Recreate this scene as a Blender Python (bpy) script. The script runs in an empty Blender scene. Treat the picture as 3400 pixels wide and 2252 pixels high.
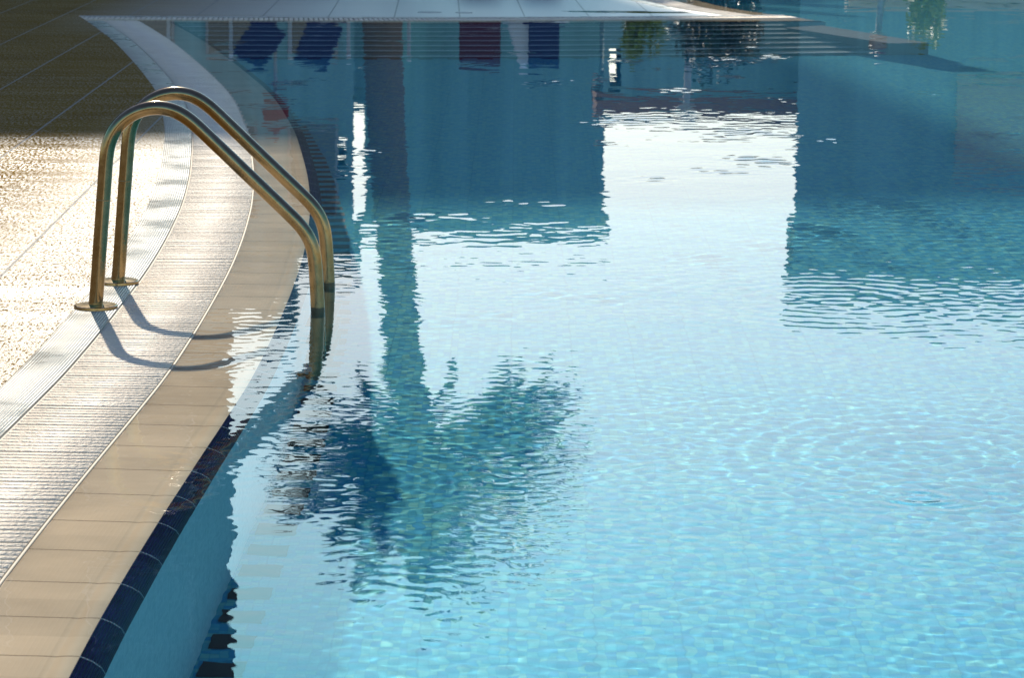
import bpy, bmesh, math, random
import numpy as np
from mathutils import Vector, Matrix
from mathutils.geometry import tessellate_polygon

R = math.radians
sc = bpy.context.scene
COL = sc.collection

# ------------------------------------------------------------------ camera
PITCH = 10.156
cam = bpy.data.cameras.new('camera')
cam.sensor_width = 36.0
cam.lens = 36.0 * 9300 / 3400
cam.clip_start = 0.1
cam.clip_end = 2000
camo = bpy.data.objects.new('camera', cam)
COL.objects.link(camo)
camo.matrix_world = Matrix.Translation((0, 0, 1.42)) @ Matrix.Rotation(R(90 - PITCH), 4, 'X') @ Matrix.Rotation(0.010, 4, 'Z')
cam.dof.use_dof = True
cam.dof.focus_distance = 8.0
cam.dof.aperture_fstop = 16
sc.camera = camo

# ------------------------------------------------------------------ sky, sun, exposure
SUN_EL, SUN_AZ = 33.0, 10.0            # azimuth to the left of the camera axis
w = bpy.data.worlds.new('World')
sc.world = w
w.use_nodes = True
nt = w.node_tree
bg = nt.nodes['Background']
sky = nt.nodes.new('ShaderNodeTexSky')
sky.sky_type = 'NISHITA'
sky.sun_disc = False
sky.sun_elevation = R(SUN_EL)
sky.sun_rotation = R(-SUN_AZ)
sky.air_density = 1.0
sky.dust_density = 0.6
sky.ozone_density = 1.0
# the low sky is whitened by haze, deep azure above it
tc = nt.nodes.new('ShaderNodeTexCoord'); sx = nt.nodes.new('ShaderNodeSeparateXYZ'); rp = nt.nodes.new('ShaderNodeValToRGB')
mx = nt.nodes.new('ShaderNodeMix'); mx.data_type = 'RGBA'; mx.blend_type = 'MULTIPLY'; mx.inputs[0].default_value = 1
nt.links.new(tc.outputs['Generated'], sx.inputs[0]); nt.links.new(sx.outputs[2], rp.inputs[0])
el = rp.color_ramp.elements
while len(el) < 5: el.new(0.5)
for k, (p, c) in enumerate([(0.165, (0.82, 0.80, 0.76, 1)), (0.225, (0.80, 0.98, 0.93, 1)), (0.30, (0.48, 1.12, 1.16, 1)), (0.5, (0.56, 0.61, 0.82, 1)), (0.9, (0.57, 0.59, 0.80, 1))]):
    el[k].position = p; el[k].color = c
nt.links.new(sky.outputs[0], mx.inputs[6]); nt.links.new(rp.outputs[0], mx.inputs[7])
nt.links.new(mx.outputs[2], bg.inputs[0])
bg.inputs[1].default_value = 0.138
sun = bpy.data.lights.new('sun', 'SUN')
sun.energy = 4.4
sun.angle = R(0.53)
sun.color = (1.0, 0.93, 0.80)
sun.cycles.is_caustics_light = True
so = bpy.data.objects.new('sun', sun)
COL.objects.link(so)
sd = Vector((-math.sin(R(SUN_AZ)) * math.cos(R(SUN_EL)), math.cos(R(SUN_AZ)) * math.cos(R(SUN_EL)), math.sin(R(SUN_EL))))
so.rotation_euler = sd.to_track_quat('Z', 'Y').to_euler()
so.location = (0, 0, 30)
sc.view_settings.view_transform = 'Standard'
sc.view_settings.look = 'None'
sc.view_settings.exposure = 0.55
sc.view_settings.gamma = 1
sc.render.engine = 'CYCLES'
cy = sc.cycles
cy.use_denoising = True
cy.max_bounces = 10
cy.diffuse_bounces = 3
cy.glossy_bounces = 4
cy.transmission_bounces = 8
cy.transparent_max_bounces = 8
cy.caustics_reflective = True
cy.caustics_refractive = True
cy.blur_glossy = 0.3
cy.sample_clamp_indirect = 6.0

rng = random.Random(7)
nrng = np.random.RandomState(11)

# ------------------------------------------------------------------ helpers
def tag(o, label=None, cat=None, group=None, kind=None):
    if label: o['label'] = label
    if cat: o['category'] = cat
    if group: o['group'] = group
    if kind: o['kind'] = kind
    return o

def empty(name, loc=(0, 0, 0), rz=0.0):
    o = bpy.data.objects.new(name, None)
    COL.objects.link(o)
    o.location = loc
    o.rotation_euler = (0, 0, rz)
    o.empty_display_size = 0.1
    return o

def link_mesh(name, me, mat, parent=None, smooth=False):
    o = bpy.data.objects.new(name, me)
    COL.objects.link(o)
    if mat: me.materials.append(mat)
    if parent: o.parent = parent
    if smooth: me.polygons.foreach_set('use_smooth', [True] * len(me.polygons))
    return o

def from_bm(name, bm, mat, parent=None, smooth=False):
    bmesh.ops.recalc_face_normals(bm, faces=bm.faces[:])
    me = bpy.data.meshes.new(name)
    bm.to_mesh(me); bm.free()
    return link_mesh(name, me, mat, parent, smooth)

def from_py(name, v, f, mat, parent=None, smooth=False, uv=None):
    me = bpy.data.meshes.new(name)
    me.from_pydata([tuple(map(float, p)) for p in v], [], f)
    if uv is not None:
        l = me.uv_layers.new(name='uv')
        idx = np.zeros(len(me.loops), dtype=np.int32)
        me.loops.foreach_get('vertex_index', idx)
        l.data.foreach_set('uv', np.asarray(uv, dtype=np.float32)[idx].ravel())
    me.update()
    return link_mesh(name, me, mat, parent, smooth)

def add_box(bm, cx, cy_, cz, sx, sy, sz, rz=0.0, bevel=0.0, rot=None):
    M = Matrix.Translation((cx, cy_, cz)) @ (rot if rot is not None else Matrix.Rotation(rz, 4, 'Z')) @ Matrix.Diagonal((sx, sy, sz, 1))
    r = bmesh.ops.create_cube(bm, size=1.0, matrix=M)
    if bevel:
        es = list({e for v in r['verts'] for e in v.link_edges})
        bmesh.ops.bevel(bm, geom=es, offset=bevel, segments=2, affect='EDGES', profile=0.5)

def box_obj(name, mat, parent, *a, **k):
    bm = bmesh.new(); add_box(bm, *a, **k)
    return from_bm(name, bm, mat, parent)

def tube(pts, rad, n=16, caps=True):
    """verts, faces of a tube along 3-D points; rad may be a list"""
    P = np.array(pts, float); m = len(P)
    rad = np.full(m, rad) if np.isscalar(rad) else np.array(rad, float)
    T = np.gradient(P, axis=0); T /= np.linalg.norm(T, axis=1)[:, None]
    a = np.array([0, 1.0, 0]) if abs(T[0][1]) < 0.9 else np.array([1.0, 0, 0])
    N = a - T[0] * a.dot(T[0]); N /= np.linalg.norm(N)
    V = []; F = []
    for i in range(m):
        N = N - T[i] * N.dot(T[i]); N /= np.linalg.norm(N)
        B = np.cross(T[i], N)
        for k in range(n):
            t = 2 * math.pi * k / n
            V.append(P[i] + rad[i] * (math.cos(t) * N + math.sin(t) * B))
    for i in range(m - 1):
        for k in range(n):
            k2 = (k + 1) % n
            F.append((i * n + k, i * n + k2, (i + 1) * n + k2, (i + 1) * n + k))
    if caps:
        F.append(tuple(range(n))[::-1]); F.append(tuple((m - 1) * n + k for k in range(n)))
    return V, F

def tube_obj(name, pts, rad, mat, parent=None, n=16):
    V, F = tube(pts, rad, n)
    bm = bmesh.new()
    vs = [bm.verts.new(tuple(v)) for v in V]
    for f in F: bm.faces.new([vs[i] for i in f])
    return from_bm(name, bm, mat, parent, smooth=True)

def lathe(bm, prof, loc=(0, 0, 0), n=32):
    rings = []
    for r, z in prof:
        rings.append([bm.verts.new((loc[0] + r * math.cos(2 * math.pi * k / n), loc[1] + r * math.sin(2 * math.pi * k / n), loc[2] + z)) for k in range(n)])
    for a, b in zip(rings, rings[1:]):
        for k in range(n): bm.faces.new((a[k], a[(k + 1) % n], b[(k + 1) % n], b[k]))
    bm.faces.new(rings[0][::-1]); bm.faces.new(rings[-1])

# ---- plan curves
def catmull(pts, step=0.04):
    P = np.array(pts, float)
    P = np.vstack([2 * P[0] - P[1], P, 2 * P[-1] - P[-2]])
    out = []
    for i in range(1, len(P) - 2):
        p0, p1, p2, p3 = P[i - 1:i + 3]
        for t in np.linspace(0, 1, 40, endpoint=False):
            out.append(0.5 * ((2 * p1) + (-p0 + p2) * t + (2 * p0 - 5 * p1 + 4 * p2 - p3) * t * t + (-p0 + 3 * p1 - 3 * p2 + p3) * t ** 3))
    out.append(P[-2]); out = np.array(out)
    s = np.r_[0, np.cumsum(np.linalg.norm(np.diff(out, axis=0), axis=1))]
    n = max(2, int(s[-1] / step)); u = np.linspace(0, s[-1], n)
    Q = np.stack([np.interp(u, s, out[:, 0]), np.interp(u, s, out[:, 1])], 1)
    for _ in range(6):                                           # soften the nodes
        Q[1:-1] = 0.25 * Q[:-2] + 0.5 * Q[1:-1] + 0.25 * Q[2:]
    s = np.r_[0, np.cumsum(np.linalg.norm(np.diff(Q, axis=0), axis=1))]
    return Q, s

def normals(P):
    T = np.gradient(P, axis=0); T /= np.linalg.norm(T, axis=1)[:, None]
    return np.stack([-T[:, 1], T[:, 0]], 1)                       # to the left: away from the water

def off(P, o): return P + normals(P) * o

def inter(A, B):
    """first crossing of two polylines: (index in A, index in B, point)"""
    for i in range(len(A) - 1):
        a, b = A[i], A[i + 1]; d = b - a
        e = B[1:] - B[:-1]; f = B[:-1] - a
        den = d[0] * e[:, 1] - d[1] * e[:, 0]
        with np.errstate(divide='ignore', invalid='ignore'):
            t = (f[:, 0] * e[:, 1] - f[:, 1] * e[:, 0]) / den
            u = (f[:, 0] * d[1] - f[:, 1] * d[0]) / den
        ok = np.where((t >= 0) & (t <= 1) & (u >= 0) & (u <= 1))[0]
        if len(ok): return i, int(ok[0]), a + d * t[ok[0]]
    raise ValueError('no crossing')

NA, SA = catmull([(14, 0.9), (6, 1.0), (2.2, 1.2), (0.7, 1.6), (-0.1, 2.15), (-0.5, 2.8), (-0.68, 3.5), (-0.742, 4.2),
    (-0.753, 4.8), (-0.745, 5.45), (-0.726, 6.15), (-0.703, 6.85), (-0.690, 7.4), (-0.692, 8.2), (-0.707, 9.1), (-0.735, 9.86),
    (-0.776, 10.6), (-0.812, 11.1), (-0.873, 11.8), (-0.956, 12.6), (-1.056, 13.5), (-1.136, 14.1), (-1.262, 15.0),
    (-1.385, 15.75), (-1.565, 16.7), (-1.84, 18.06), (-2.19, 19.69), (-2.60, 21.4), (-3.0, 23.0), (-3.3, 24.2)])
NF, SF = catmull([(-5.2, 21.50), (-4.0, 21.53), (-2.85, 21.60), (-1.6, 21.68), (-0.49, 21.82), (0.4, 22.03), (1.2, 22.24), (2.15, 22.50), (3.0, 22.74), (4.0, 23.0)])
NR, SR = catmull([(2.75, 21.8), (2.42, 22.6), (2.13, 23.35), (1.86, 24.1), (1.62, 25.3), (1.38, 26.6), (1.22, 28), (1.12, 30), (1.05, 33.2)])

def loop(o):
    A, F_, R_ = off(NA, o), off(NF, o), off(NR, o)
    i, j, p = inter(A, F_)
    k, l, q = inter(F_[j + 1:], R_)
    k += j + 1
    L = list(A[:i + 1]) + [p] + list(F_[j + 1:k + 1]) + [q] + list(R_[l + 1:])
    L += [np.array((R_[-1][0], 33.25)), np.array((14.0, 33.25))]
    return np.array(L)

def fy(x): return np.interp(x, NF[:, 0], NF[:, 1])
def fyo(o):
    F_ = off(NF, o); return lambda x: np.interp(x, F_[:, 0], F_[:, 1])
def axo(o):
    A = off(NA, o); m = A[:, 1] > 4.0
    k = np.argsort(A[m, 1]); Y, X = A[m, 1][k], A[m, 0][k]
    return lambda y: np.interp(y, Y, X)
def rxo(o):
    A = off(NR, o); return lambda y: np.interp(y, A[:, 1], A[:, 0])
FAR_BACK = fyo(0.628); A_BAND = axo(0.628); R_NAV = rxo(0.0)
def clipA(c): return c[1] < fy(c[0]) or c[1] < 6
def clipF(c): return c[0] > A_BAND(c[1]) - 0.01 and c[0] < R_NAV(c[1])
def clipR(c): return c[1] > FAR_BACK(c[0])

def strip(name, P, S, prof, mat, clip=None, parent=None, smooth=True, vs=None):
    """sweep the profile [(offset, z)] along the plan curve; uv = (arc length, offset)"""
    cols = [off(P, o) for o, z in prof]; m = len(P); n = len(prof)
    V = np.zeros((m, n, 3)); UV = np.zeros((m, n, 2)); acc = 0
    for j, (o, z) in enumerate(prof):
        if j: acc += math.hypot(prof[j][0] - prof[j - 1][0], prof[j][1] - prof[j - 1][1])
        V[:, j, :2] = cols[j]; V[:, j, 2] = z
        UV[:, j, 0] = S; UV[:, j, 1] = acc
    V = V.reshape(-1, 3); UV = UV.reshape(-1, 2)
    F = []
    for i in range(m - 1):
        for j in range(n - 1):
            f = (i * n + j, i * n + j + 1, (i + 1) * n + j + 1, (i + 1) * n + j)
            if clip is None or clip(V[list(f)].mean(0)): F.append(f)
    used = np.unique(np.array(F).ravel()); re = -np.ones(len(V), int); re[used] = np.arange(len(used))
    F = [tuple(int(re[k]) for k in f) for f in F]
    o = from_py(name, V[used], F, mat, parent, smooth, UV[used])
    # faces up
    me = o.data
    if sum(p.normal.z for p in list(me.polygons)[:50]) < 0: me.flip_normals()
    return o

# ------------------------------------------------------------------ node materials
class NM:
    def __init__(self, name):
        self.m = bpy.data.materials.new(name); self.m.use_nodes = True
        self.t = self.m.node_tree; self.b = self.t.nodes['Principled BSDF']; self.out = self.t.nodes['Material Output']
    def n(self, typ, **kw):
        nd = self.t.nodes.new(typ)
        for k, v in kw.items():
            if k.startswith('i_'):
                key = k[2:]; key = int(key) if key.isdigit() else key.replace('_', ' ')
                self.put(nd.inputs[key], v)
            else: setattr(nd, k, v)
        return nd
    def put(self, sock, v):
        if isinstance(v, bpy.types.NodeSocket): self.t.links.new(v, sock)
        elif isinstance(v, bpy.types.Node): self.t.links.new(v.outputs[0], sock)
        else: sock.default_value = v
    def math(self, op, a, b=0.0, c=None):
        nd = self.t.nodes.new('ShaderNodeMath'); nd.operation = op
        self.put(nd.inputs[0], a); self.put(nd.inputs[1], b)
        if c is not None: self.put(nd.inputs[2], c)
        return nd.outputs[0]
    def noise(self, vec, scale, detail=2.0, rough=0.5, out='Fac'):
        nd = self.n('ShaderNodeTexNoise', i_Scale=scale, i_Detail=detail, i_Roughness=rough)
        if vec is not None: self.put(nd.inputs['Vector'], vec)
        return nd.outputs[out]
    def ramp(self, fac, stops):
        nd = self.n('ShaderNodeValToRGB'); self.put(nd.inputs[0], fac)
        e = nd.color_ramp.elements
        while len(e) < len(stops): e.new(0.5)
        for k, (p, c) in enumerate(stops):
            e[k].position = p; e[k].color = c if len(c) == 4 else (*c, 1)
        return nd.outputs[0]
    def mix(self, fac, a, b):
        nd = self.t.nodes.new('ShaderNodeMix'); nd.data_type = 'RGBA'
        self.put(nd.inputs[0], fac); self.put(nd.inputs[6], a); self.put(nd.inputs[7], b)
        return nd.outputs[2]
    def mulc(self, a, b):
        nd = self.t.nodes.new('ShaderNodeMix'); nd.data_type = 'RGBA'; nd.blend_type = 'MULTIPLY'
        nd.inputs[0].default_value = 1; self.put(nd.inputs[6], a); self.put(nd.inputs[7], b)
        return nd.outputs[2]
    def val2(self, v): # scalar to grey colour
        nd = self.n('ShaderNodeCombineColor'); [self.put(nd.inputs[k], v) for k in range(3)]
        return nd.outputs[0]
    def uv(self):
        nd = self.n('ShaderNodeUVMap'); s = self.n('ShaderNodeSeparateXYZ'); self.put(s.inputs[0], nd.outputs[0])
        return s.outputs[0], s.outputs[1], nd.outputs[0]
    def pos(self):
        nd = self.n('ShaderNodeNewGeometry'); return nd.outputs['Position']
    def bump(self, h, dist, strength=1.0, normal=None):
        nd = self.n('ShaderNodeBump', i_Height=h, i_Distance=dist, i_Strength=strength)
        if normal is not None: self.put(nd.inputs['Normal'], normal)
        return nd.outputs[0]
    def line(self, u, period, width):
        """1 inside a line of the given width once per period"""
        f = self.math('FRACT', self.math('DIVIDE', u, period))
        a = self.math('ABSOLUTE', self.math('SUBTRACT', f, 0.5))
        return self.math('GREATER_THAN', a, 0.5 - 0.5 * width / period)
    def set(self, **k):
        for a, v in k.items(): self.put(self.b.inputs[a.replace('_', ' ')], v)
        return self.m

def plain(name, col, rough=0.6, metal=0.0, var=0.12, scale=6.0, bump=0.0):
    a = NM(name); p = a.pos()
    n = a.noise(p, scale, 3.0)
    f = a.math('MULTIPLY_ADD', n, 2 * var, 1 - var)
    a.set(Base_Color=a.mulc((*col, 1), a.val2(f)), Roughness=rough, Metallic=metal)
    if bump: a.set(Normal=a.bump(n, bump))
    return a.m

# coping stone
def mat_coping():
    a = NM('coping_tile'); u, v, uv = a.uv()
    joint = a.line(u, 0.244, 0.0042)
    cell = a.math('FLOOR', a.math('DIVIDE', a.math('ADD', u, 0.122), 0.244))
    wn = a.n('ShaderNodeTexWhiteNoise', noise_dimensions='1D'); a.put(wn.inputs['W'], cell)
    tint = a.math('MULTIPLY_ADD', wn.outputs[0], 0.15, 0.91)
    st = a.noise(a.pos(), 5.0, 4.0, 0.6)
    f = a.math('MULTIPLY', tint, a.math('MULTIPLY_ADD', st, 0.44, 0.78))
    base = a.mulc((0.66, 0.53, 0.36, 1), a.val2(f))
    # studs of the anti-slip face
    su = a.math('SINE', a.math('MULTIPLY', u, 2 * math.pi / 0.0105)); sv = a.math('SINE', a.math('MULTIPLY', v, 2 * math.pi / 0.0105))
    stud = a.math('MULTIPLY', a.math('MAXIMUM', su, 0.0), a.math('MAXIMUM', sv, 0.0))
    smooth_nose = a.math('LESS_THAN', v, 0.05)
    stud = a.math('MULTIPLY', stud, a.math('SUBTRACT', 1.0, smooth_nose))
    base = a.mulc(base, a.val2(a.math('MULTIPLY_ADD', stud, 0.03, 0.985)))
    col = a.mix(joint, base, (0.19, 0.14, 0.09, 1))
    h = a.math('SUBTRACT', stud, a.math('MULTIPLY', joint, 2.0))
    return a.set(Base_Color=col, Roughness=0.5, Specular_IOR_Level=0.1, Normal=a.bump(h, 0.0004))
def mat_navy():
    a = NM('navy_tile'); u, v, uv = a.uv()
    joint = a.line(u, 0.244, 0.005)
    n = a.noise(a.pos(), 22.0, 3.0)
    col = a.ramp(n, [(0.3, (0.004, 0.004, 0.034)), (0.7, (0.013, 0.012, 0.085))])
    rib = a.math('SINE', a.math('MULTIPLY', v, 2 * math.pi / 0.011))
    col = a.mulc(col, a.val2(a.math('MULTIPLY_ADD', rib, 0.22, 0.8)))
    col = a.mix(joint, col, (0.30, 0.34, 0.38, 1))
    return a.set(Base_Color=col, Roughness=0.4, Specular_IOR_Level=0.1, Normal=a.bump(rib, 0.0008))
def mat_band():
    a = NM('ribbed_tile'); u, v, uv = a.uv()
    joint = a.line(u, 0.244, 0.003)
    st = a.noise(a.pos(), 4.0, 4.0, 0.6)
    rib = a.math('SINE', a.math('MULTIPLY', v, 2 * math.pi / 0.0085))
    wob = a.noise(a.pos(), 160.0, 1.0)
    base = a.mulc((0.40, 0.35, 0.265, 1), a.val2(a.math('MULTIPLY_ADD', st, 0.5, 0.72)))
    base = a.mulc(base, a.val2(a.math('MULTIPLY_ADD', rib, 0.16, 0.84)))
    col = a.mix(joint, base, (0.20, 0.17, 0.12, 1))
    wet = a.noise(a.pos(), 3.0, 3.0, 0.6)
    rough = a.math('MULTIPLY_ADD', a.ramp(wet, [(0.40, (0, 0, 0)), (0.62, (1, 1, 1))]), -0.22, 0.46)
    h = a.math('ADD', a.math('MULTIPLY', rib, 0.5), a.math('MULTIPLY', wob, 0.5))
    return a.set(Base_Color=col, Roughness=rough, Normal=a.bump(h, 0.0016))
def mat_grate():
    a = NM('white_grate_plastic'); p = a.pos()
    st = a.noise(p, 7.0, 3.0, 0.6)
    col = a.mix(st, (0.62, 0.50, 0.36, 1), (0.82, 0.70, 0.54, 1))
    drop = a.noise(p, 95.0, 2.0, 0.5)
    wet = a.noise(p, 6.0, 2.0, 0.5)
    rough = a.math('MULTIPLY_ADD', wet, 0.40, 0.42)
    return a.set(Base_Color=col, Roughness=rough, Normal=a.bump(drop, 0.0060), Specular_IOR_Level=0.1)
def mat_deck():
    a = NM('wet_paving'); p = a.pos()
    s = a.n('ShaderNodeSeparateXYZ'); a.put(s.inputs[0], p)
    # joints run along the deck (1.5 degrees off y), cross joints every half metre
    u = a.math('ADD', s.outputs[0], a.math('MULTIPLY', s.outputs[1], 0.0262))
    u = a.math('ADD', u, 3.0 + 0.5225 * 40 - 0.011)
    j1 = a.line(u, 0.5225, 0.010)
    v = a.math('ADD', s.outputs[1], a.math('MULTIPLY', s.outputs[0], -0.03))
    j2 = a.line(a.math('ADD', v, 100.22), 0.51, 0.012)
    big = a.noise(p, 1.3, 4.0, 0.6)
    fine = a.noise(p, 140.0, 2.0, 0.6)
    gr = a.noise(p, 420.0, 1.0, 0.5)
    col = a.mix(big, (0.15, 0.078, 0.012, 1), (0.25, 0.145, 0.03, 1))
    col = a.mulc(col, a.val2(a.math('MULTIPLY_ADD', fine, 0.5, 0.75)))
    col = a.mix(a.math('MULTIPLY', j2, 0.25), col, (0.36, 0.30, 0.2, 1))
    col = a.mix(j1, col, (0.30, 0.27, 0.22, 1))
    # damp and standing water: long patches across the view made by the fall of the paving
    mp = a.n('ShaderNodeMapping'); a.put(mp.inputs[0], p); mp.inputs[3].default_value = (0.55, 2.6, 1)
    wet = a.noise(mp.outputs[0], 1.0, 3.0, 0.55)
    pud = a.ramp(wet, [(0.56, (0, 0, 0)), (0.64, (1, 1, 1))])
    mp2 = a.n('ShaderNodeMapping'); a.put(mp2.inputs[0], p); mp2.inputs[3].default_value = (42, 10, 1)
    spk = a.ramp(a.noise(mp2.outputs[0], 2.2, 3.0, 0.7), [(0.49, (0, 0, 0)), (0.55, (1, 1, 1))])
    film = a.n('ShaderNodeMapRange'); a.put(film.inputs[0], s.outputs[1]); film.inputs[1].default_value = 8.0; film.inputs[2].default_value = 10.5; film.inputs[3].default_value = 1.0; film.inputs[4].default_value = 0.0
    spk2 = a.ramp(a.noise(mp2.outputs[0], 2.9, 3.0, 0.75), [(0.45, (0, 0, 0)), (0.51, (1, 1, 1))])
    spk = a.math('MAXIMUM', spk, a.math('MULTIPLY', film.outputs[0], spk2))
    bands = a.ramp(a.noise(mp.outputs[0], 2.3, 2.0, 0.5), [(0.38, (0, 0, 0)), (0.60, (1, 1, 1))])
    spk = a.math('MULTIPLY', spk, a.math('MULTIPLY_ADD', bands, 0.55, 0.45))
    spk = a.math('MULTIPLY', spk, a.math('SUBTRACT', 1.0, a.math('MULTIPLY', a.math('GREATER_THAN', s.outputs[1], 13.2), 0.45)))
    side = a.n('ShaderNodeMapRange'); a.put(side.inputs[0], s.outputs[0]); side.inputs[1].default_value = -2.1; side.inputs[2].default_value = -1.6; side.inputs[3].default_value = 0.0; side.inputs[4].default_value = 0.9
    lowy = a.math('LESS_THAN', s.outputs[1], 14.5)
    spk = a.math('MAXIMUM', spk, a.math('MULTIPLY', a.math('MULTIPLY', side.outputs[0], spk2), lowy))
    wet_sheen_y = a.n('ShaderNodeMapRange'); a.put(wet_sheen_y.inputs[0], s.outputs[1]); wet_sheen_y.inputs[1].default_value = 20.0; wet_sheen_y.inputs[2].default_value = 22.6
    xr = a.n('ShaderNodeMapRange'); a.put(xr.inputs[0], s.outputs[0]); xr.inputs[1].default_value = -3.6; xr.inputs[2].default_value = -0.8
    wet_sheen = a.math('MULTIPLY', wet_sheen_y.outputs[0], xr.outputs[0])
    spk = a.math('MAXIMUM', spk, wet_sheen)
    rough = a.math('ADD', a.math('MULTIPLY_ADD', spk, -0.50, 0.78), a.math('MULTIPLY', wet_sheen, 0.02))
    col = a.mix(a.math('MULTIPLY', wet_sheen, 0.9), col, a.mix(j1, (0.42, 0.41, 0.38, 1), (0.10, 0.10, 0.09, 1)))  # sky sheen on the wet far paving painted into the colour, joints kept dark
    pd = a.math('ADD', a.math('POWER', a.math('ABSOLUTE', a.math('DIVIDE', a.math('SUBTRACT', s.outputs[0], 0.95), 0.75)), 2.0), a.math('POWER', a.math('ABSOLUTE', a.math('DIVIDE', a.math('SUBTRACT', s.outputs[1], 23.35), 0.16)), 2.0))
    pd = a.math('LESS_THAN', a.math('ADD', pd, a.math('MULTIPLY', a.noise(p, 5.0, 3.0), 1.2)), 1.25)
    rough = a.math('MULTIPLY', rough, a.math('MULTIPLY_ADD', pd, -0.95, 1.0))
    col = a.mix(pd, col, (0.035, 0.028, 0.012, 1))
    h = a.math('ADD', a.math('MULTIPLY', fine, 1.0), a.math('MULTIPLY', gr, 0.5))
    h = a.math('MULTIPLY', h, a.math('MULTIPLY_ADD', pud, -0.75, 1.0))
    h = a.math('SUBTRACT', h, a.math('MULTIPLY', j1, 1.2))
    return a.set(Base_Color=col, Roughness=rough, Normal=a.bump(a.math('MULTIPLY', h, a.math('MULTIPLY_ADD', wet_sheen, -0.95, 1.0)), 0.0035), Specular_IOR_Level=a.math('MULTIPLY', a.math('SUBTRACT', 1.0, a.math('MULTIPLY', j1, 0.9)), a.math('ADD', a.math('MULTIPLY', spk, 0.46), a.math('MULTIPLY', wet_sheen, 0.54))))
def mat_mosaic(name, c0, c1, c2, size=0.022, grout=(0.02, 0.25, 0.34, 1)):
    a = NM(name); u, v, uv = a.uv()
    s = 1.0 / size
    iu = a.math('FLOOR', a.math('MULTIPLY', u, s)); iv = a.math('FLOOR', a.math('MULTIPLY', v, s))
    cb = a.n('ShaderNodeCombineXYZ'); a.put(cb.inputs[0], iu); a.put(cb.inputs[1], iv)
    wn = a.n('ShaderNodeTexWhiteNoise', noise_dimensions='2D'); a.put(wn.inputs['Vector'], cb.outputs[0])
    col = a.ramp(wn.outputs[0], [(0.0, c0), (0.5, c1), (1.0, c2)])
    j = a.math('MAXIMUM', a.line(u, size, 0.003), a.line(v, size, 0.003))
    big = a.math('MAXIMUM', a.line(u, size * 9, 0.006), a.line(v, size * 9, 0.006))
    col = a.mix(a.math('MULTIPLY', j, 0.35), col, grout)
    col = a.mix(a.math('MULTIPLY', big, 0.25), col, (c0[0] * .5, c0[1] * .6, c0[2] * .6, 1))
    return a.set(Base_Color=col, Roughness=0.6, Specular_IOR_Level=0.08)
def mat_water():
    a = NM('pool_water_surface'); t = a.t
    t.nodes.remove(a.b)
    g = a.n('ShaderNodeBsdfGlass', i_Roughness=0.0, i_IOR=1.333)
    g.inputs[0].default_value = (0.985, 0.995, 1.0, 1)
    a.put(a.out.inputs[0], g.outputs[0])
    return a.m
def mat_steel():
    a = NM('brushed_stainless_steel'); p = a.pos()
    n = a.noise(p, 30.0, 4.0, 0.6)
    col = a.mix(n, (0.20, 0.135, 0.055, 1), (0.36, 0.275, 0.16, 1))
    sz = a.n('ShaderNodeSeparateXYZ'); a.put(sz.inputs[0], p)
    lime = a.math('LESS_THAN', a.math('ADD', sz.outputs[2], a.math('MULTIPLY', n, 0.012)), 0.021)   # water line stain and dulled metal below it
    stain = a.math('GREATER_THAN', sz.outputs[0], -0.9)
    lime = a.math('MULTIPLY', lime, stain)
    col = a.mix(lime, col, (0.085, 0.072, 0.04, 1))
    return a.set(Base_Color=col, Metallic=a.math('MULTIPLY_ADD', lime, -0.75, 1.0), Roughness=a.math('MULTIPLY_ADD', n, 0.16, 0.08), Normal=a.bump(a.noise(p, 55.0, 3.0, 0.6), 0.0004))

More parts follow.
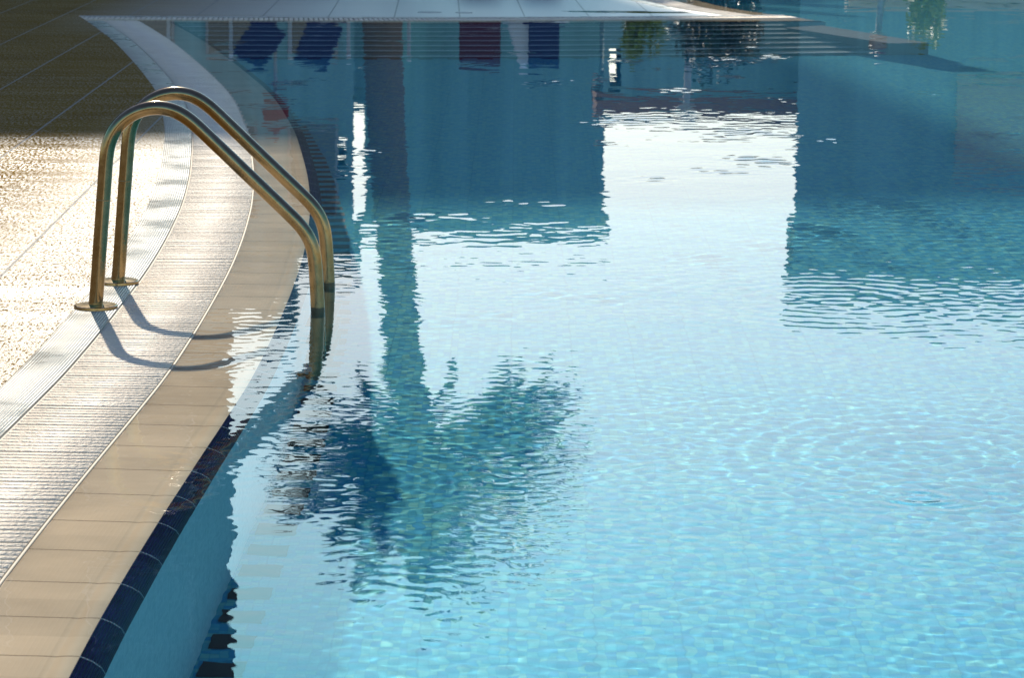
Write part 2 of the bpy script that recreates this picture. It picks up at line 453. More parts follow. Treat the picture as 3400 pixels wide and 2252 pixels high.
def mat_streaked(name, col):
    a = NM(name); mp = a.n('ShaderNodeMapping'); a.put(mp.inputs[0], a.pos()); mp.inputs[3].default_value = (2.2, 2.2, 0.10)
    f = a.math('MULTIPLY_ADD', a.noise(mp.outputs[0], 1.2, 4.0, 0.65), 0.9, 0.55)
    return a.set(Base_Color=a.mulc((*col, 1), a.val2(f)), Roughness=0.8)
M = dict(coping=mat_coping(), navy=mat_navy(), band=mat_band(), grate=mat_grate(), deck=mat_deck(), water=mat_water(), steel=mat_steel(),
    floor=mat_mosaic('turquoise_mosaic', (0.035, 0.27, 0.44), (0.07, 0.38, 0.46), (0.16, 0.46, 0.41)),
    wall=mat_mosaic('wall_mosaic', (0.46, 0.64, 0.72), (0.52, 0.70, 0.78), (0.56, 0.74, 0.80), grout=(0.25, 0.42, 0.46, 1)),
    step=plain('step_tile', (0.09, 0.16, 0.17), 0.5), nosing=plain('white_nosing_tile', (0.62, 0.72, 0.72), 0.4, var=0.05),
    cheek=plain('grey_cheek_tile', (0.22, 0.23, 0.22), 0.5), black=plain('black_tile', (0.006, 0.006, 0.007), 0.4),
    gutter=plain('gutter_concrete', (0.50, 0.41, 0.28), 0.7),
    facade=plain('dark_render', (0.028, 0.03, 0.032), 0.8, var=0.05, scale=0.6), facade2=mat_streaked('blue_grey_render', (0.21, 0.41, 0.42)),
    greypaint=plain('pale_grey_paint', (0.42, 0.40, 0.36), 0.5), hut=plain('dark_slate_render', (0.05, 0.09, 0.10), 0.8), glare=plain('brown_glare', (0.27, 0.26, 0.21), 0.8, scale=0.8), facade4=mat_streaked('deep_blue_grey_render', (0.15, 0.31, 0.33)), cream=plain('cream_render', (0.40, 0.38, 0.32), 0.8, var=0.05, scale=0.7),
    glass=plain('dark_window_glass', (0.02, 0.03, 0.04), 0.08, var=0.2, scale=1.0), rust=plain('rust_roof_tile', (0.30, 0.12, 0.06), 0.7, scale=3.0),
    trunk=plain('palm_bark', (0.13, 0.10, 0.07), 0.9, var=0.4, scale=9.0, bump=0.04), frond=plain('palm_green', (0.05, 0.085, 0.025), 0.5, var=0.4, scale=2.0),
    wood=plain('grey_timber', (0.35, 0.31, 0.26), 0.6), white=plain('white_paint', (0.78, 0.77, 0.74), 0.4, var=0.04),
    blue=plain('navy_fabric', (0.010, 0.022, 0.10), 0.8), maroon=plain('maroon_fabric', (0.10, 0.012, 0.03), 0.8), red=plain('red_fabric', (0.30, 0.03, 0.02), 0.8),
    lime=plain('yellow_green_leaf', (0.20, 0.24, 0.012), 0.5, var=0.4, scale=8.0), green=plain('dark_green_leaf', (0.02, 0.06, 0.03), 0.5, var=0.4, scale=5.0),
    grey=plain('grey_metal', (0.25, 0.26, 0.27), 0.45, metal=0.6))

# ------------------------------------------------------------------ ground, deck
def poly_mesh(name, loops, z, mat, kind):
    ps = [[Vector((p[0], p[1], 0)) for p in L] for L in loops]
    tris = tessellate_polygon(ps)
    V = [(p.x, p.y, z) for L in ps for p in L]
    o = from_py(name, V, [tuple(t) for t in tris], mat)
    if o.data.polygons[0].normal.z < 0: o.data.flip_normals()
    for p in o.data.polygons:
        if p.normal.z < 0: p.flip()
    return tag(o, kind=kind)
hole = loop(0.628); hole = np.vstack([hole[:-3:3], hole[-3:]])
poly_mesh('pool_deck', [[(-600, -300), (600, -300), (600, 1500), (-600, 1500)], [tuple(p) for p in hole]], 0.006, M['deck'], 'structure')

# ------------------------------------------------------------------ pool shell
DEPTH = 1.2
def uvxy(o):
    me = o.data; l = me.uv_layers.new(name='uv')
    for lp in me.loops: l.data[lp.index].uv = me.vertices[lp.vertex_index].co.xy + Vector((20, 20))
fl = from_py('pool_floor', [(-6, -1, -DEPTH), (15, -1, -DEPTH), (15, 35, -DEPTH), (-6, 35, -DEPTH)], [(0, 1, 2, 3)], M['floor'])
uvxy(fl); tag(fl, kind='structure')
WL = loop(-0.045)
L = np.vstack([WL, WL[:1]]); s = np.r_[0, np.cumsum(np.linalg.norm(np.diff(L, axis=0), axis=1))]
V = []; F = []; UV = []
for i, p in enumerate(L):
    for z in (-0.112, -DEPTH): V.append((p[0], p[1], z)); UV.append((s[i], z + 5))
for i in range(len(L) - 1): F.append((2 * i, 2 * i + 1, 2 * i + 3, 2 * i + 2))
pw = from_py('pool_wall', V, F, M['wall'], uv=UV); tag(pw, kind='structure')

CUP = [(0.0, -0.013), (0.006, -0.0112), (0.018, -0.0100), (0.030, -0.0108), (0.038, -0.0142), (0.044, -0.0150), (0.050, -0.0130), (0.058, -0.0115), (0.14, -0.0075), (0.224, -0.003)]
NAVP = [(-0.045, -0.115), (-0.038, -0.075), (-0.022, -0.040), (-0.006, -0.018), (0.0, -0.013)]
runs = [('A', NA, SA, clipA), ('F', NF, SF, clipF), ('R', NR, SR, clipR)]
receivers = [fl, pw]
for nm, P, S, c in runs:
    o = strip('pool_coping', P, S, CUP, M['coping'], c); tag(o, kind='structure'); receivers.append(o)
    o = strip('waterline_tile', P, S, NAVP, M['navy'], c); tag(o, kind='structure'); receivers.append(o)
    o = strip('ribbed_border', P, S, [(0.498, -0.03), (0.499, 0.004), (0.502, 0.0065), (0.624, 0.0065), (0.628, 0.004)], M['band'], c); tag(o, kind='structure')
    o = strip('gutter_channel', P, S, [(0.224, -0.004), (0.2245, -0.09), (0.497, -0.09), (0.498, -0.004)], M['gutter'], c); tag(o, kind='structure')

# overflow grates: cross slats on three bearers inside an edge frame
def grate(P, S, clip, label, s0, s1, pitch=0.0335):
    root = empty('overflow_grate'); tag(root, label, 'drain grate', 'slatted overflow grates round the pool')
    N = normals(P); V = []; F = []
    prof = [(-0.0144, -0.016), (-0.0144, 0.0030), (-0.0130, 0.0042), (0.0, 0.0046), (0.0130, 0.0042), (0.0144, 0.0030), (0.0144, -0.016)]
    k = 0
    for sv in np.arange(s0, s1, pitch):
        p = np.array([np.interp(sv, S, P[:, 0]), np.interp(sv, S, P[:, 1])])
        n = np.array([np.interp(sv, S, N[:, 0]), np.interp(sv, S, N[:, 1])]); n /= np.linalg.norm(n)
        t = np.array([n[1], -n[0]])
        c = p + n * 0.361
        if not clip((c[0], c[1], 0)) : continue
        k += 1
        seg = 0.244 / pitch
        dz = rng.uniform(-0.0006, 0.0006); tilt = rng.gauss(0, 0.02)
        b = len(V)
        for o in (0.2318, 0.4902):
            for a, z in prof:
                q = p + n * o + t * a
                V.append((q[0], q[1], z + dz + a * tilt))
        m = len(prof)
        for j in range(m - 1): F.append((b + j, b + j + 1, b + m + j + 1, b + m + j))
        F.append(tuple(b + j for j in range(m))); F.append(tuple(b + m + j for j in range(m))[::-1])
    if V:
        bm = bmesh.new(); vs = [bm.verts.new(v) for v in V]
        for f in F: bm.faces.new([vs[i] for i in f])
        o = from_bm('slats', bm, M['grate'], root)
        for p_ in o.data.polygons: p_.use_smooth = len(p_.vertices) == 4
    for o0, o1 in ((0.224, 0.2315), (0.4905, 0.498)):
        strip('frame', P, S, [(o0, -0.02), (o0 + 0.0005, 0.0012), (o0 + 0.002, 0.0022), (o1 - 0.002, 0.0022), (o1 - 0.0005, 0.0012), (o1, -0.02)], M['gutter'], clip, root)
    for oc in (0.29, 0.36, 0.43):
        strip('bearer', P, S, [(oc - 0.004, -0.03), (oc - 0.004, -0.014), (oc + 0.004, -0.014), (oc + 0.004, -0.03)], M['grate'], clip, root)
    return root
grate(NA, SA, clipA, 'white slatted overflow grate curving along the coping past the ladder', 6, SA[-1])
grate(NF, SF, clipF, 'straight white slatted overflow grate along the far edge of the pool', 0, SF[-1], 0.04)
grate(NR, SR, clipR, 'white slatted overflow grate curving away along the far right tip of the paving', 0, SR[-1], 0.04)

# underwater flight of steps along the far edge
i_a, j_a, _ = inter(off(NA, -0.05), off(NF, -0.05))
def clipS(c): return c[0] > axo_wall(c[1]) and c[0] < cheek_x(c[1])
axo_wall = axo(-0.05)
def cheek_x(y): return np.interp(y, [20.2, 21.9], [2.72, 2.10])
prof = [(-0.046, -0.15)]
for k in range(1, 8):
    o = -0.046 - 0.3 * k
    prof += [(o, -0.15 * k), (o, -0.15 * (k + 1))]
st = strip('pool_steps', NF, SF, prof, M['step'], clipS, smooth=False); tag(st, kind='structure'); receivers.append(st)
for k in range(1, 8):
    o = -0.046 - 0.3 * k
    q = strip('step_nosing', NF, SF, [(o - 0.003, -0.15 * k - 0.03), (o - 0.003, -0.15 * k + 0.004), (o + 0.05, -0.15 * k + 0.004)], M['nosing'], clipS, smooth=False)
    tag(q, kind='structure'); receivers.append(q)
bm = bmesh.new()
for z in (-0.19, -DEPTH + 0.001):
    for p in [(2.10, 21.9), (2.70, 20.3), (3.0, 20.38), (2.42, 22.2)]: bm.verts.new((*p, z))
bm.verts.ensure_lookup_table(); vv = bm.verts
bm.faces.new([vv[0], vv[1], vv[2], vv[3]]); [bm.faces.new([vv[i], vv[(i + 1) % 4], vv[4 + (i + 1) % 4], vv[4 + i]]) for i in range(4)]
ck = from_bm('step_cheek', bm, M['cheek']); tag(ck, kind='structure'); receivers.append(ck)

# alternating black tiles at the foot of the walls
V = []; F = []
def dashes(P, S, o0, o1, z, clip, period=0.172, ln=0.088):
    N = normals(P)
    for sv in np.arange(0.3, S[-1], period):
        q = []
        for d, o in ((0, o0), (ln, o0), (ln, o1), (0, o1)):
            x = np.interp(sv + d, S, P[:, 0]); y = np.interp(sv + d, S, P[:, 1])
            n = np.array([np.interp(sv + d, S, N[:, 0]), np.interp(sv + d, S, N[:, 1])])
            q.append((x + n[0] * o, y + n[1] * o, z))
        if clip(np.mean(q, axis=0)):
            b = len(V); V.extend(q); F.append((b, b + 1, b + 2, b + 3))
dashes(NA, SA, -0.058, -0.158, -DEPTH + 0.004, lambda c: c[1] < fy(c[0]) - 2.2)
dashes(NF, SF, -2.155, -2.255, -DEPTH + 0.004, lambda c: c[0] > axo_wall(c[1]) + 0.15 and c[0] < 3.0)
ds = from_py('floor_marking', V, F, M['black']); tag(ds, kind='structure'); receivers.append(ds)

# ------------------------------------------------------------------ water
def build_water():
    xs = np.r_[np.arange(-3.7, -1.2, 0.03), np.arange(-1.2, 2.2, 0.0095), np.arange(2.2, 2.6, 0.02), np.arange(2.6, 5, 0.03), np.arange(5, 14.01, 0.2)]
    ys = np.r_[np.arange(0.5, 4, 0.05), np.arange(4, 7.6, 0.0082), np.arange(7.6, 9.5, 0.0115), np.arange(9.5, 15, 0.018), np.arange(15, 23, 0.03), np.arange(23, 33.3, 0.08)]
    X, Y = np.meshgrid(xs, ys)
    H = np.zeros_like(X)
    r = np.random.RandomState(5)
    def waves(n, lam0, lam1, slope, dirs, p=1.0):
        h = np.zeros_like(X)
        for _ in range(n):
            lam = math.exp(r.uniform(math.log(lam0), math.log(lam1)))
            th = r.normal(dirs[0], dirs[1]); k = 2 * math.pi / lam
            h += slope / k * math.sqrt(2.0 / n) * np.cos(k * (X * math.cos(th) + Y * math.sin(th)) + r.uniform(0, 6.28))
        return h
    def smooth_field(n, lam):
        h = np.zeros_like(X)
        for _ in range(n):
            th = r.uniform(0, 6.28); k = 2 * math.pi / (lam * r.uniform(0.6, 1.6))
            h += np.cos(k * (X * math.cos(th) + 0.6 * Y * math.sin(th)) + r.uniform(0, 6.28))
        return h / math.sqrt(n / 2)
    patch = 1 / (1 + np.exp(-1.6 * smooth_field(9, 2.2)))           # 0 calm .. 1 ruffled
    H += waves(22, 0.25, 0.9, 0.0017, (1.2, 0.9))
    calm = 1 - 0.5 / (1 + np.exp((X + 0.28) / 0.05)) / (1 + np.exp((Y - 6.1) / 0.12))
    near = 1 / (1 + np.exp((Y - 9.5) / 0.8))
    H += waves(40, 0.08, 0.22, 0.0016, (1.4, 1.0)) * (0.35 + 0.7 * patch) * calm
    H += waves(90, 0.032, 0.075, 0.0072, (1.3, 1.1)) * (0.45 + 0.6 * patch) * (0.36 + 0.64 * near) * calm
    H += waves(80, 0.034, 0.075, 0.0085, (1.35, 1.2)) * (0.4 + 0.8 * patch) * calm / (1 + np.exp((Y - 6.9) / 0.25)) / (1 + np.exp((-0.18 - X) / 0.05))
    def ring(cx, cy, lam, slope, r0, w_, sx=1.0):
        d = np.hypot((X - cx) / sx, Y - cy); k = 2 * math.pi / lam
        return slope / k * np.cos(k * d) * np.exp(-((d - r0) / w_) ** 2)
    th_ = np.arctan2(Y - 6.0, X - 0.9)
    H += (ring(0.90, 6.0, 0.06, 0.13, 0.05, 0.035) + ring(0.93, 6.02, 0.05, 0.05, 0.12, 0.03)) * (0.45 + 0.55 * np.sin(2 * th_ + 0.7) * np.cos(3 * th_)) + ring(0.80, 6.05, 0.055, 0.012, 0.14, 0.03) * np.sin(th_ + 1)
    H += ring(1.0, 8.65, 0.085, 0.011, 0.30, 0.35) + ring(1.9, 8.9, 0.07, 0.005, 0.3, 0.4)
    H += ring(-0.59, 8.33, 0.045, 0.006, 0.22, 0.25) + ring(-0.70, 7.5, 0.04, 0.006, 0.2, 0.18) + ring(-0.46, 6.0, 0.045, 0.004, 0.1, 0.12)
    H += ring(-0.9, 7.55, 0.035, 0.02, 0.1, 0.15)
    def patch_at(cx, cy, rx, ry): return np.exp(-((X - cx) / rx) ** 2 - ((Y - cy) / ry) ** 2)
    H += waves(60, 0.032, 0.08, 0.010, (1.45, 0.8)) * (patch_at(-0.75, 7.7, 0.3, 0.9) + 0.12 * patch_at(-0.35, 6.8, 0.25, 0.45))
    H += waves(70, 0.038, 0.11, 0.013, (1.5, 0.8)) * (patch_at(1.7, 8.35, 0.8, 0.75) + 0.45 * patch_at(0.2, 9.0, 0.9, 0.6))
    H += waves(60, 0.07, 0.14, 0.007, (1.4, 0.9)) * patch_at(2.6, 13, 2.0, 3.0)
    g_ = np.clip(smooth_field(14, 0.55) * 0.5 + smooth_field(10, 1.6) * 0.4, 0, None) ** 2
    H += waves(60, 0.08, 0.13, 0.010, (1.5, 0.8)) * 1.8 * g_ * np.clip((Y - 9) / 4, 0, 1)
    V = np.stack([X, Y, H], -1).reshape(-1, 3)
    nx, ny = len(xs), len(ys)
    LP = loop(0.2265); LP = np.vstack([LP, LP[:1]])
    a, b = LP[:-1], LP[1:]
    keep = np.zeros((ny - 1, nx - 1), bool)
    xc = 0.5 * (xs[1:] + xs[:-1]); yc = 0.5 * (ys[1:] + ys[:-1])
    for i, y in enumerate(yc):
        m = (a[:, 1] > y) != (b[:, 1] > y)
        xi = np.sort(a[m, 0] + (y - a[m, 1]) / (b[m, 1] - a[m, 1]) * (b[m, 0] - a[m, 0]))
        keep[i] = (np.searchsorted(xi, xc) % 2) == 1
    I, J = np.nonzero(keep)
    q = np.stack([I * nx + J, I * nx + J + 1, (I + 1) * nx + J + 1, (I + 1) * nx + J], 1)
    used = np.zeros(len(V), bool); used[q.ravel()] = True
    re = np.cumsum(used) - 1
    V = V[used]; q = re[q].astype(np.int32)
    me = bpy.data.meshes.new('water')
    me.vertices.add(len(V)); me.vertices.foreach_set('co', V.astype(np.float32).ravel())
    me.loops.add(q.size); me.loops.foreach_set('vertex_index', q.ravel())
    me.polygons.add(len(q)); me.polygons.foreach_set('loop_start', np.arange(0, q.size, 4, dtype=np.int32))
    me.polygons.foreach_set('loop_total', np.full(len(q), 4, dtype=np.int32))
    me.polygons.foreach_set('use_smooth', np.ones(len(q), bool))
    me.update(calc_edges=True)
    o = link_mesh('water', me, M['water'])
    tag(o, kind='structure')
    o.cycles.is_caustics_caster = True
    return o
build_water()

# ------------------------------------------------------------------ pool ladder
lad = empty('pool_ladder', (-1.255, 8.36, 0.0)); tag(lad, 'brushed steel pool ladder with two arched handrails going down into the water', 'pool ladder')
RP = [(-1.262, 0.006), (-1.254, 0.085), (-1.247, 0.171), (-1.229, 0.381), (-1.221, 0.470), (-1.214, 0.508), (-1.200, 0.540), (-1.178, 0.569), (-1.150, 0.592), (-1.115, 0.608),
      (-1.075, 0.616), (-1.035, 0.613), (-1.000, 0.600), (-0.968, 0.578), (-0.930, 0.543), (-0.800, 0.418), (-0.690, 0.313), (-0.648, 0.272), (-0.622, 0.240), (-0.605, 0.203), (-0.597, 0.160), (-0.593, 0.100), (-0.588, -0.02), (-0.586, -0.3), (-0.586, -0.98)]
RC, _ = catmull(RP, 0.012)
for y in (8.36, 8.84):
    pts = [(x + 1.255, y - 8.36, z) for x, z in RC]
    h = tube_obj('handrail', pts, 0.0215, M['steel'], lad, 24)
    for zc, xc in ((0.335, -1.2335), ):
        bm = bmesh.new(); lathe(bm, [(0.0217, -0.002), (0.0222, -0.001), (0.0222, 0.001), (0.0217, 0.002)], (xc + 1.255, y - 8.36, zc), 24)
        from_bm('weld_ring', bm, M['steel'], h, True)
    bm = bmesh.new()
    lathe(bm, [(0.0655, 0.0), (0.0662, 0.002), (0.0655, 0.0095), (0.062, 0.0112), (0.04, 0.0122), (0.034, 0.0125), (0.0225, 0.0135)], (-1.2605 + 1.255, y - 8.36, 0.0045), 48)
    from_bm('flange', bm, M['steel'], h)
for z in (-0.25, -0.50, -0.75):
    bm = bmesh.new()
    add_box(bm, -0.586 + 1.255, 0.24, z, 0.085, 0.436, 0.022, bevel=0.006)
    for k in range(4): add_box(bm, -0.586 + 1.255 - 0.03 + 0.02 * k, 0.24, z + 0.0125, 0.008, 0.40, 0.004)
    from_bm('tread', bm, M['steel'], lad)
for y in (8.36, 8.84):
    pts = [(-0.586 + 1.255, y - 8.36, -0.93), (-0.64 + 1.255, y - 8.36, -0.93), (-0.735 + 1.255, y - 8.36, -0.93)]
    tube_obj('wall_bracket', pts, 0.016, M['steel'], lad, 12)

# drain covers flush in the far paving
for k, (x, y) in enumerate([(-0.70, 23.05), (-0.42, 23.03)]):
    bm = bmesh.new(); lathe(bm, [(0.10 - 0.03 * k, 0.0), (0.10 - 0.03 * k, 0.003), (0.094 - 0.03 * k, 0.004)], (x, y, 0.006), 24)
    for a in range(-2, 3): add_box(bm, x + a * 0.03, y, 0.0105, 0.01, 0.09, 0.001)
    o = from_bm('drain_cover', bm, M['grey'])
    tag(o, ['larger round metal drain cover set in the wet far paving', 'smaller round metal drain cover beside the larger one in the far paving'][k], 'drain cover')

# ------------------------------------------------------------------ things mirrored in the pool
def building(name, label, x0, x1, y0, depth, h, wall, rows=0, cols=0, parapet=0.35, roofmat=None, win=(0.55, 0.55), z0=0.0, rz=0.0, pivot=None, openings=()):
    """front face toward the pool at y0; rows x cols windows as parts; openings cut right through the wall"""
    cx = (x0 + x1) / 2
    pv = Vector((pivot if pivot is not None else cx, y0, 0))
    root = empty(name, pv + Matrix.Rotation(rz, 3, 'Z') @ (Vector((cx, y0, 0)) - pv), rz); tag(root, label, 'building')
    bm = bmesh.new()
    xs = sorted({x0, x1, *[v for o in openings for v in o[:2]]}); zs = sorted({z0, h, *[v for o in openings for v in o[2:]]})
    for a, b in zip(xs, xs[1:]):
        run = None
        for c, d in zip(zs, zs[1:]):
            hole_ = any(o[0] <= a and b <= o[1] and o[2] <= c and d <= o[3] for o in openings)
            if hole_: run = None; continue
            add_box(bm, (a + b) / 2 - cx, depth / 2, (c + d) / 2, b - a, depth, d - c)
    bmesh.ops.remove_doubles(bm, verts=bm.verts[:], dist=1e-4)
    wl = from_bm('wall', bm, wall, root)
    bm = bmesh.new(); add_box(bm, 0, depth / 2, h + parapet / 2, x1 - x0 + 0.24, depth + 0.24, parapet)
    from_bm('roof', bm, roofmat or wall, root)
    if rows:
        pw_, ph_ = (x1 - x0) / cols, (h - z0 - 0.3) / rows
        for r_ in range(rows):
            for c_ in range(cols):
                wx = x0 + (c_ + 0.5) * pw_ - cx; wz = z0 + 0.2 + (r_ + 0.5) * ph_
                f = box_obj('window', M['grey'], root, wx, -0.03, wz, pw_ * win[0] + 0.1, 0.07, ph_ * win[1] + 0.1)
                box_obj('pane', M['glass'], f, wx, -0.07, wz, pw_ * win[0], 0.012, ph_ * win[1])
    return root
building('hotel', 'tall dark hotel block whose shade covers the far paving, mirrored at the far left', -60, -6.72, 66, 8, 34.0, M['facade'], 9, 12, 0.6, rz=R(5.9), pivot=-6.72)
building('terrace_house', 'low blue grey house with a roof terrace mirrored left of the palm trunk', -13, -2.87, 50, 4, 6.0, M['facade2'], 2, 7, 0.28, rz=R(3.4), pivot=-2.87, openings=[(-3.3, -3.0, 3.95, 4.5)])
th = bpy.data.objects['terrace_house']
box_obj('upper_storey', M['facade2'], th, 1.9, 2.2, 6.9, 4.2, 3.6, 1.3)
building('apartment_block', 'broad slate blue block mirrored behind the palm trunk', -2.94, 1.77, 55, 10, 6.05, M['facade2'], 0, 0, 0.28)
building('snack_bar', 'low pavilion with a rust coloured roof mirrored under the bright sky gap', 1.52, 5.2, 48, 2.5, 2.92, M['facade2'], 0, 0, 0.4, M['rust'], openings=[(1.62, 1.82, 2.2, 2.8)])
building('corner_block', 'grey blue block mirrored at the right edge of the pool', 4.55, 16, 45, 7, 5.6, M['facade4'], 0, 0, 0.3, rz=R(-5.8), pivot=4.55)
building('pump_house', 'small hut mirrored at the foot of the bright slit left of the palm trunk', -3.3, -2.6, 52, 2, 3.35, M['facade2'], 0, 0, 0.2)

cb = bpy.data.objects['corner_block']
cpan = box_obj('glare_patch', M['glare'], cb, -2.2, -0.08, 3.0, 2.0, 0.12, 1.5)  # added brown patch, its colour standing in for glare on the mirrored block

gw = empty('garden_wall', (8, 37, 0)); tag(gw, 'low cream garden wall mirrored at the top right of the pool', 'wall')
box_obj('wall', M['cream'], gw, 0, 0.1, 0.34, 7.2, 0.2, 0.68); box_obj('coping', M['cream'], gw, 0, 0.1, 0.72, 7.3, 0.28, 0.07)

# palm
def palm(x, y):
    root = empty('palm_tree', (x, y, 0)); tag(root, 'tall palm tree with a drooping crown mirrored across the middle of the pool', 'palm tree')
    cp = [(0.0, 0, -0.1), (0.03, 0, 1.5), (0.08, 0, 2.7), (0.17, 0, 4.0), (0.28, 0, 5.3), (0.40, 0, 6.4), (0.55, 0, 7.1)]
    P = []
    for i in range(80):
        t = i / 79 * (len(cp) - 1); k = min(int(t), len(cp) - 2); f = t - k
        P.append([cp[k][j] * (1 - f) + cp[k + 1][j] * f for j in range(3)])
    rad = [(0.285 - 0.035 * i / 79) * (1 + 0.05 * math.sin(i * 1.9)) for i in range(80)]
    tube_obj('trunk', P, rad, M['trunk'], root, 18)
    r = random.Random(3)
    V = []; F = []
    top = Vector((0.55, 0, 7.05))
    def frond(az, el, ln, droop, wide=0.42, hw=0.019):
        d = Vector((math.cos(az) * math.cos(el), math.sin(az) * math.cos(el), math.sin(el)))
        side = Vector((-math.sin(az), math.cos(az), 0)); p = top.copy(); pts = [p.copy()]; n = 22
        v = d.copy()
        for i in range(n):
            p = p + v * (ln / n); pts.append(p.copy())
            v = (v + Vector((0, 0, -droop / n))).normalized()
        for i in range(1, n + 1):                                   # rachis as thin box strips
            a, b = pts[i - 1], pts[i]; wv = side * 0.018 * (1.2 - i / n)
            k = len(V); V.extend([a - wv, a + wv, b + wv, b - wv]); F.append((k, k + 1, k + 2, k + 3))
        for i in range(2, n + 1):
            for sgn in (-1, 1):
                for m in range(3):
                    t = (i + m / 3) / n; base = pts[i - 1].lerp(pts[i], m / 3)
                    tdir = (pts[i] - pts[i - 1]).normalized()
                    L_ = wide * math.sin(math.pi * min(1, 0.12 + 0.86 * t)) ** 0.7 * r.uniform(0.75, 1.1)
                    dv = (side * sgn * 0.8 + tdir * 0.65 + Vector((0, 0, -0.28 + r.uniform(-.15, .15)))).normalized()
                    wv = tdir * hw
                    tip = base + dv * L_ + Vector((0, 0, -0.12 * L_)); mid = base + dv * L_ * 0.5
                    k = len(V); V.extend([base - wv, base + wv, mid + wv, mid - wv, tip]); F.extend([(k, k + 1, k + 2, k + 3), (k + 3, k + 2, k + 4)])
    for i in range(30): frond(r.uniform(0, 6.28), r.uniform(0.75, 1.5), r.uniform(2.2, 3.0), r.uniform(0.4, 1.0))       # upright young leaves
    for i in range(18): frond(r.uniform(-0.9, 0.9), r.uniform(0.3, 1.0), r.uniform(2.0, 2.8), r.uniform(1.2, 2.0))    # leaning to the right
    for i in range(9): frond(r.uniform(2.3, 4.0), r.uniform(0.3, 1.1), r.uniform(1.7, 2.8), r.uniform(1.2, 2.0))
    for i in range(6): frond(r.uniform(0, 6.28), r.uniform(-0.6, 0.2), r.uniform(0.9, 1.4), 1.6)
    for i in range(12): frond(r.uniform(-0.35, 0.35), r.uniform(0.2, 0.75), r.uniform(2.4, 3.0), r.uniform(1.3, 2.1))
    for i in range(10): frond(r.uniform(2.7, 3.6), r.uniform(0.25, 0.8), r.uniform(2.2, 2.8), r.uniform(0.6, 1.2), 0.5, 0.022)
    for i in range(10): frond(r.uniform(-0.6, 0.6), r.uniform(0.5, 1.15), r.uniform(2.5, 3.1), r.uniform(0.9, 1.6), 0.5)
    for i in range(8): frond(r.uniform(0, 6.28), r.uniform(0.9, 1.5), r.uniform(2.5, 3.0), r.uniform(0.3, 0.8), 0.5)
    bm = bmesh.new(); vs = [bm.verts.new(v) for v in V]
    for f in F: bm.faces.new([vs[i] for i in f])
    me = bpy.data.meshes.new('crown'); bm.to_mesh(me); bm.free()
    link_mesh('crown', me, M['frond'], root)
palm(-1.91, 40)

def bush(name, label, x, y, rx, h, mat, seed, n=900, leaf=0.07):
    root = empty(name, (x, y, 0)); tag(root, label, 'bush')
    r = random.Random(seed); V = []; F = []
    cl = [(r.uniform(-.6, .6) * rx, r.uniform(-.5, .5) * rx, r.uniform(.35, .8) * h, r.uniform(.3, .5)) for _ in range(9)]
    for _ in range(n):
        c = r.choice(cl); d = Vector((r.gauss(0, 1), r.gauss(0, 1), r.gauss(0, 1))).normalized() * r.random() ** 0.4
        p = Vector((c[0] + d.x * rx * c[3], c[1] + d.y * rx * c[3], max(0.03, c[2] + d.z * h * c[3])))
        a = Vector((r.gauss(0, 1), r.gauss(0, 1), r.gauss(0, .7))).normalized() * leaf; b = a.orthogonal().normalized() * leaf * .4
        k = len(V); V.extend([p - a, p + b, p + a, p - b]); F.append((k, k + 1, k + 2, k + 3))
    me = bpy.data.meshes.new('foliage'); me.from_pydata([tuple(v) for v in V], [], F); link_mesh('foliage', me, mat, root)
    for i in range(5):
        a = r.uniform(0, 6.28)
        tube_obj('stem', [(0, 0, -0.02), (math.cos(a) * .2 * rx, math.sin(a) * .2 * rx, h * .35), (math.cos(a) * .45 * rx, math.sin(a) * .45 * rx, h * .65)], 0.015, M['trunk'], root, 6)
bush('bush', 'yellow green bush mirrored beside the far steps', 1.5, 32.0, 0.32, 1.0, M['lime'], 1)
bush('bush', 'dark green bush mirrored right of the yellow green one', 2.35, 32.6, 0.62, 1.25, M['green'], 2, 1600)
bush('bush', 'yellow green bush in front of the cream wall, mirrored at the top right', 5.25, 36, 0.36, 1.05, M['lime'], 3)

def lamp(label, x, y, h, mat):
    root = empty('lamp_post', (x, y, 0)); tag(root, label, 'lamp post')
    tube_obj('pole', [(0, 0, 0), (0, 0, h * .5), (-0.03, 0, h)], [0.06, 0.05, 0.04], mat, root, 12)
    bm = bmesh.new(); lathe(bm, [(0.09, 0), (0.09, 0.12), (0.065, 0.15)]); from_bm('base', bm, mat, root)
    bm = bmesh.new(); lathe(bm, [(0.05, 0), (0.11, 0.05), (0.12, 0.16), (0.07, 0.22), (0.02, 0.24)], (-0.03, 0, h)); from_bm('lantern', bm, mat, root)
lamp('pale slim lamp post mirrored in front of the rust roofed pavilion', 2.12, 34, 1.75, M['greypaint'])
lamp('dark slim lamp post mirrored over the end of the far steps', 4.68, 36, 1.0, M['grey'])

# posts and loungers on the terrace behind the far paving
for k, x in enumerate([-3.33, -2.73, -2.16, -1.60, -1.02]):
    root = empty('bollard', (x, 27, 0)); tag(root, 'pale slim bollard in the row mirrored below the far pool edge', 'bollard', 'row of pale bollards behind the far paving')
    tube_obj('post', [(0, 0, 0), (0, 0, 0.33), (0, 0, 0.66)], 0.018, M['greypaint'], root, 12)
    bm = bmesh.new(); lathe(bm, [(0.05, 0), (0.05, 0.012), (0.026, 0.02)]); from_bm('base', bm, M['white'], root)
    bm = bmesh.new(); lathe(bm, [(0.024, 0), (0.026, 0.012), (0.012, 0.024)], (0, 0, 0.66)); from_bm('cap', bm, M['white'], root)

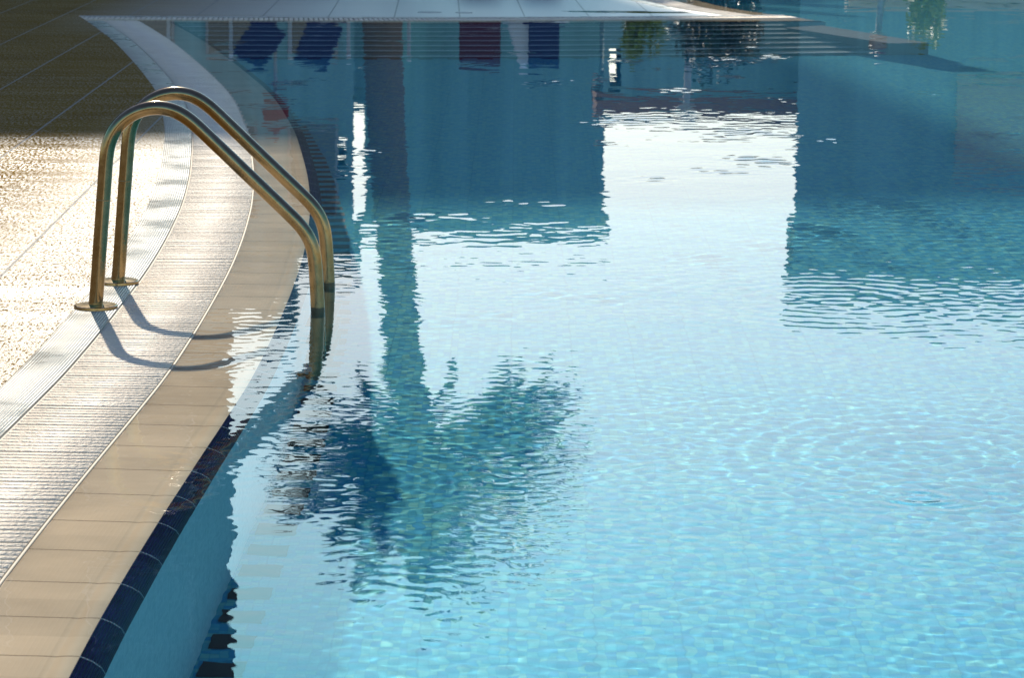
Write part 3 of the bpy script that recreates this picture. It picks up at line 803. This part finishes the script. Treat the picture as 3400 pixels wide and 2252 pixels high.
def lounger(label, x, y, mat, lean=-0.5, wid=0.34):
    """low lounger seen from its back end; the raised back leans sideways in the view"""
    root = empty('sun_lounger', (x, y, 0), 0); tag(root, label, 'sun lounger', 'loungers on the terrace behind the far paving')
    for sx in (-1, 1):
        for sy in (0.1, 1.5): tube_obj('leg', [(sx * .22, sy, 0), (sx * .22, sy, 0.27)], 0.016, M['white'], root, 8)
    bm = bmesh.new()
    for sx in (-1, 1): add_box(bm, sx * .22, 0.8, 0.285, 0.035, 1.8, 0.03)
    for sy in (-0.08, 1.68): add_box(bm, 0, sy, 0.285, 0.40, 0.035, 0.03)
    from_bm('frame', bm, M['white'], root)
    box_obj('cushion', mat, root, 0, 0.95, 0.335, 0.42, 1.4, 0.06, bevel=0.02)
    bm = bmesh.new(); rot = Matrix.Rotation(lean, 4, 'Y') @ Matrix.Rotation(R(12), 4, 'X')
    add_box(bm, 0.5 * 0.42 * math.sin(lean), 0.14, 0.37 + 0.19, wid, 0.06, 0.46, rot=rot, bevel=0.02)
    from_bm('backrest', bm, mat, root)
lounger('navy sun lounger mirrored leftmost below the far pool edge', -2.36, 27.1, M['blue'], -0.6)
lounger('second navy sun lounger mirrored between two pale bollards', -1.83, 27.1, M['blue'], -0.38)
lounger('maroon sun lounger mirrored right of the pale bollards', -0.34, 27.1, M['maroon'], 0.0, 0.40)
lounger('white sun lounger mirrored beside the maroon one', 0.02, 27.3, M['white'], 0.3, 0.20)
lounger('navy sun lounger mirrored right of the white one', 0.28, 27.1, M['blue'], 0.0, 0.30)

par = empty('parasol', (-2.56, 30, 0)); tag(par, 'folded red parasol mirrored on the wet coping above the ladder', 'parasol')
tube_obj('pole', [(0, 0, 0), (0, 0, 1.0), (0, 0, 1.8)], 0.02, M['grey'], par, 10)
bm = bmesh.new(); lathe(bm, [(0.12, 1.38), (0.14, 1.45), (0.14, 1.55), (0.10, 1.66), (0.04, 1.73), (0.015, 1.76)], n=14); from_bm('canopy', bm, M['red'], par)
bm = bmesh.new(); lathe(bm, [(0.24, 0), (0.24, 0.05), (0.05, 0.09)]); from_bm('base', bm, M['grey'], par)

for o in receivers: o.cycles.is_caustics_receiver = True
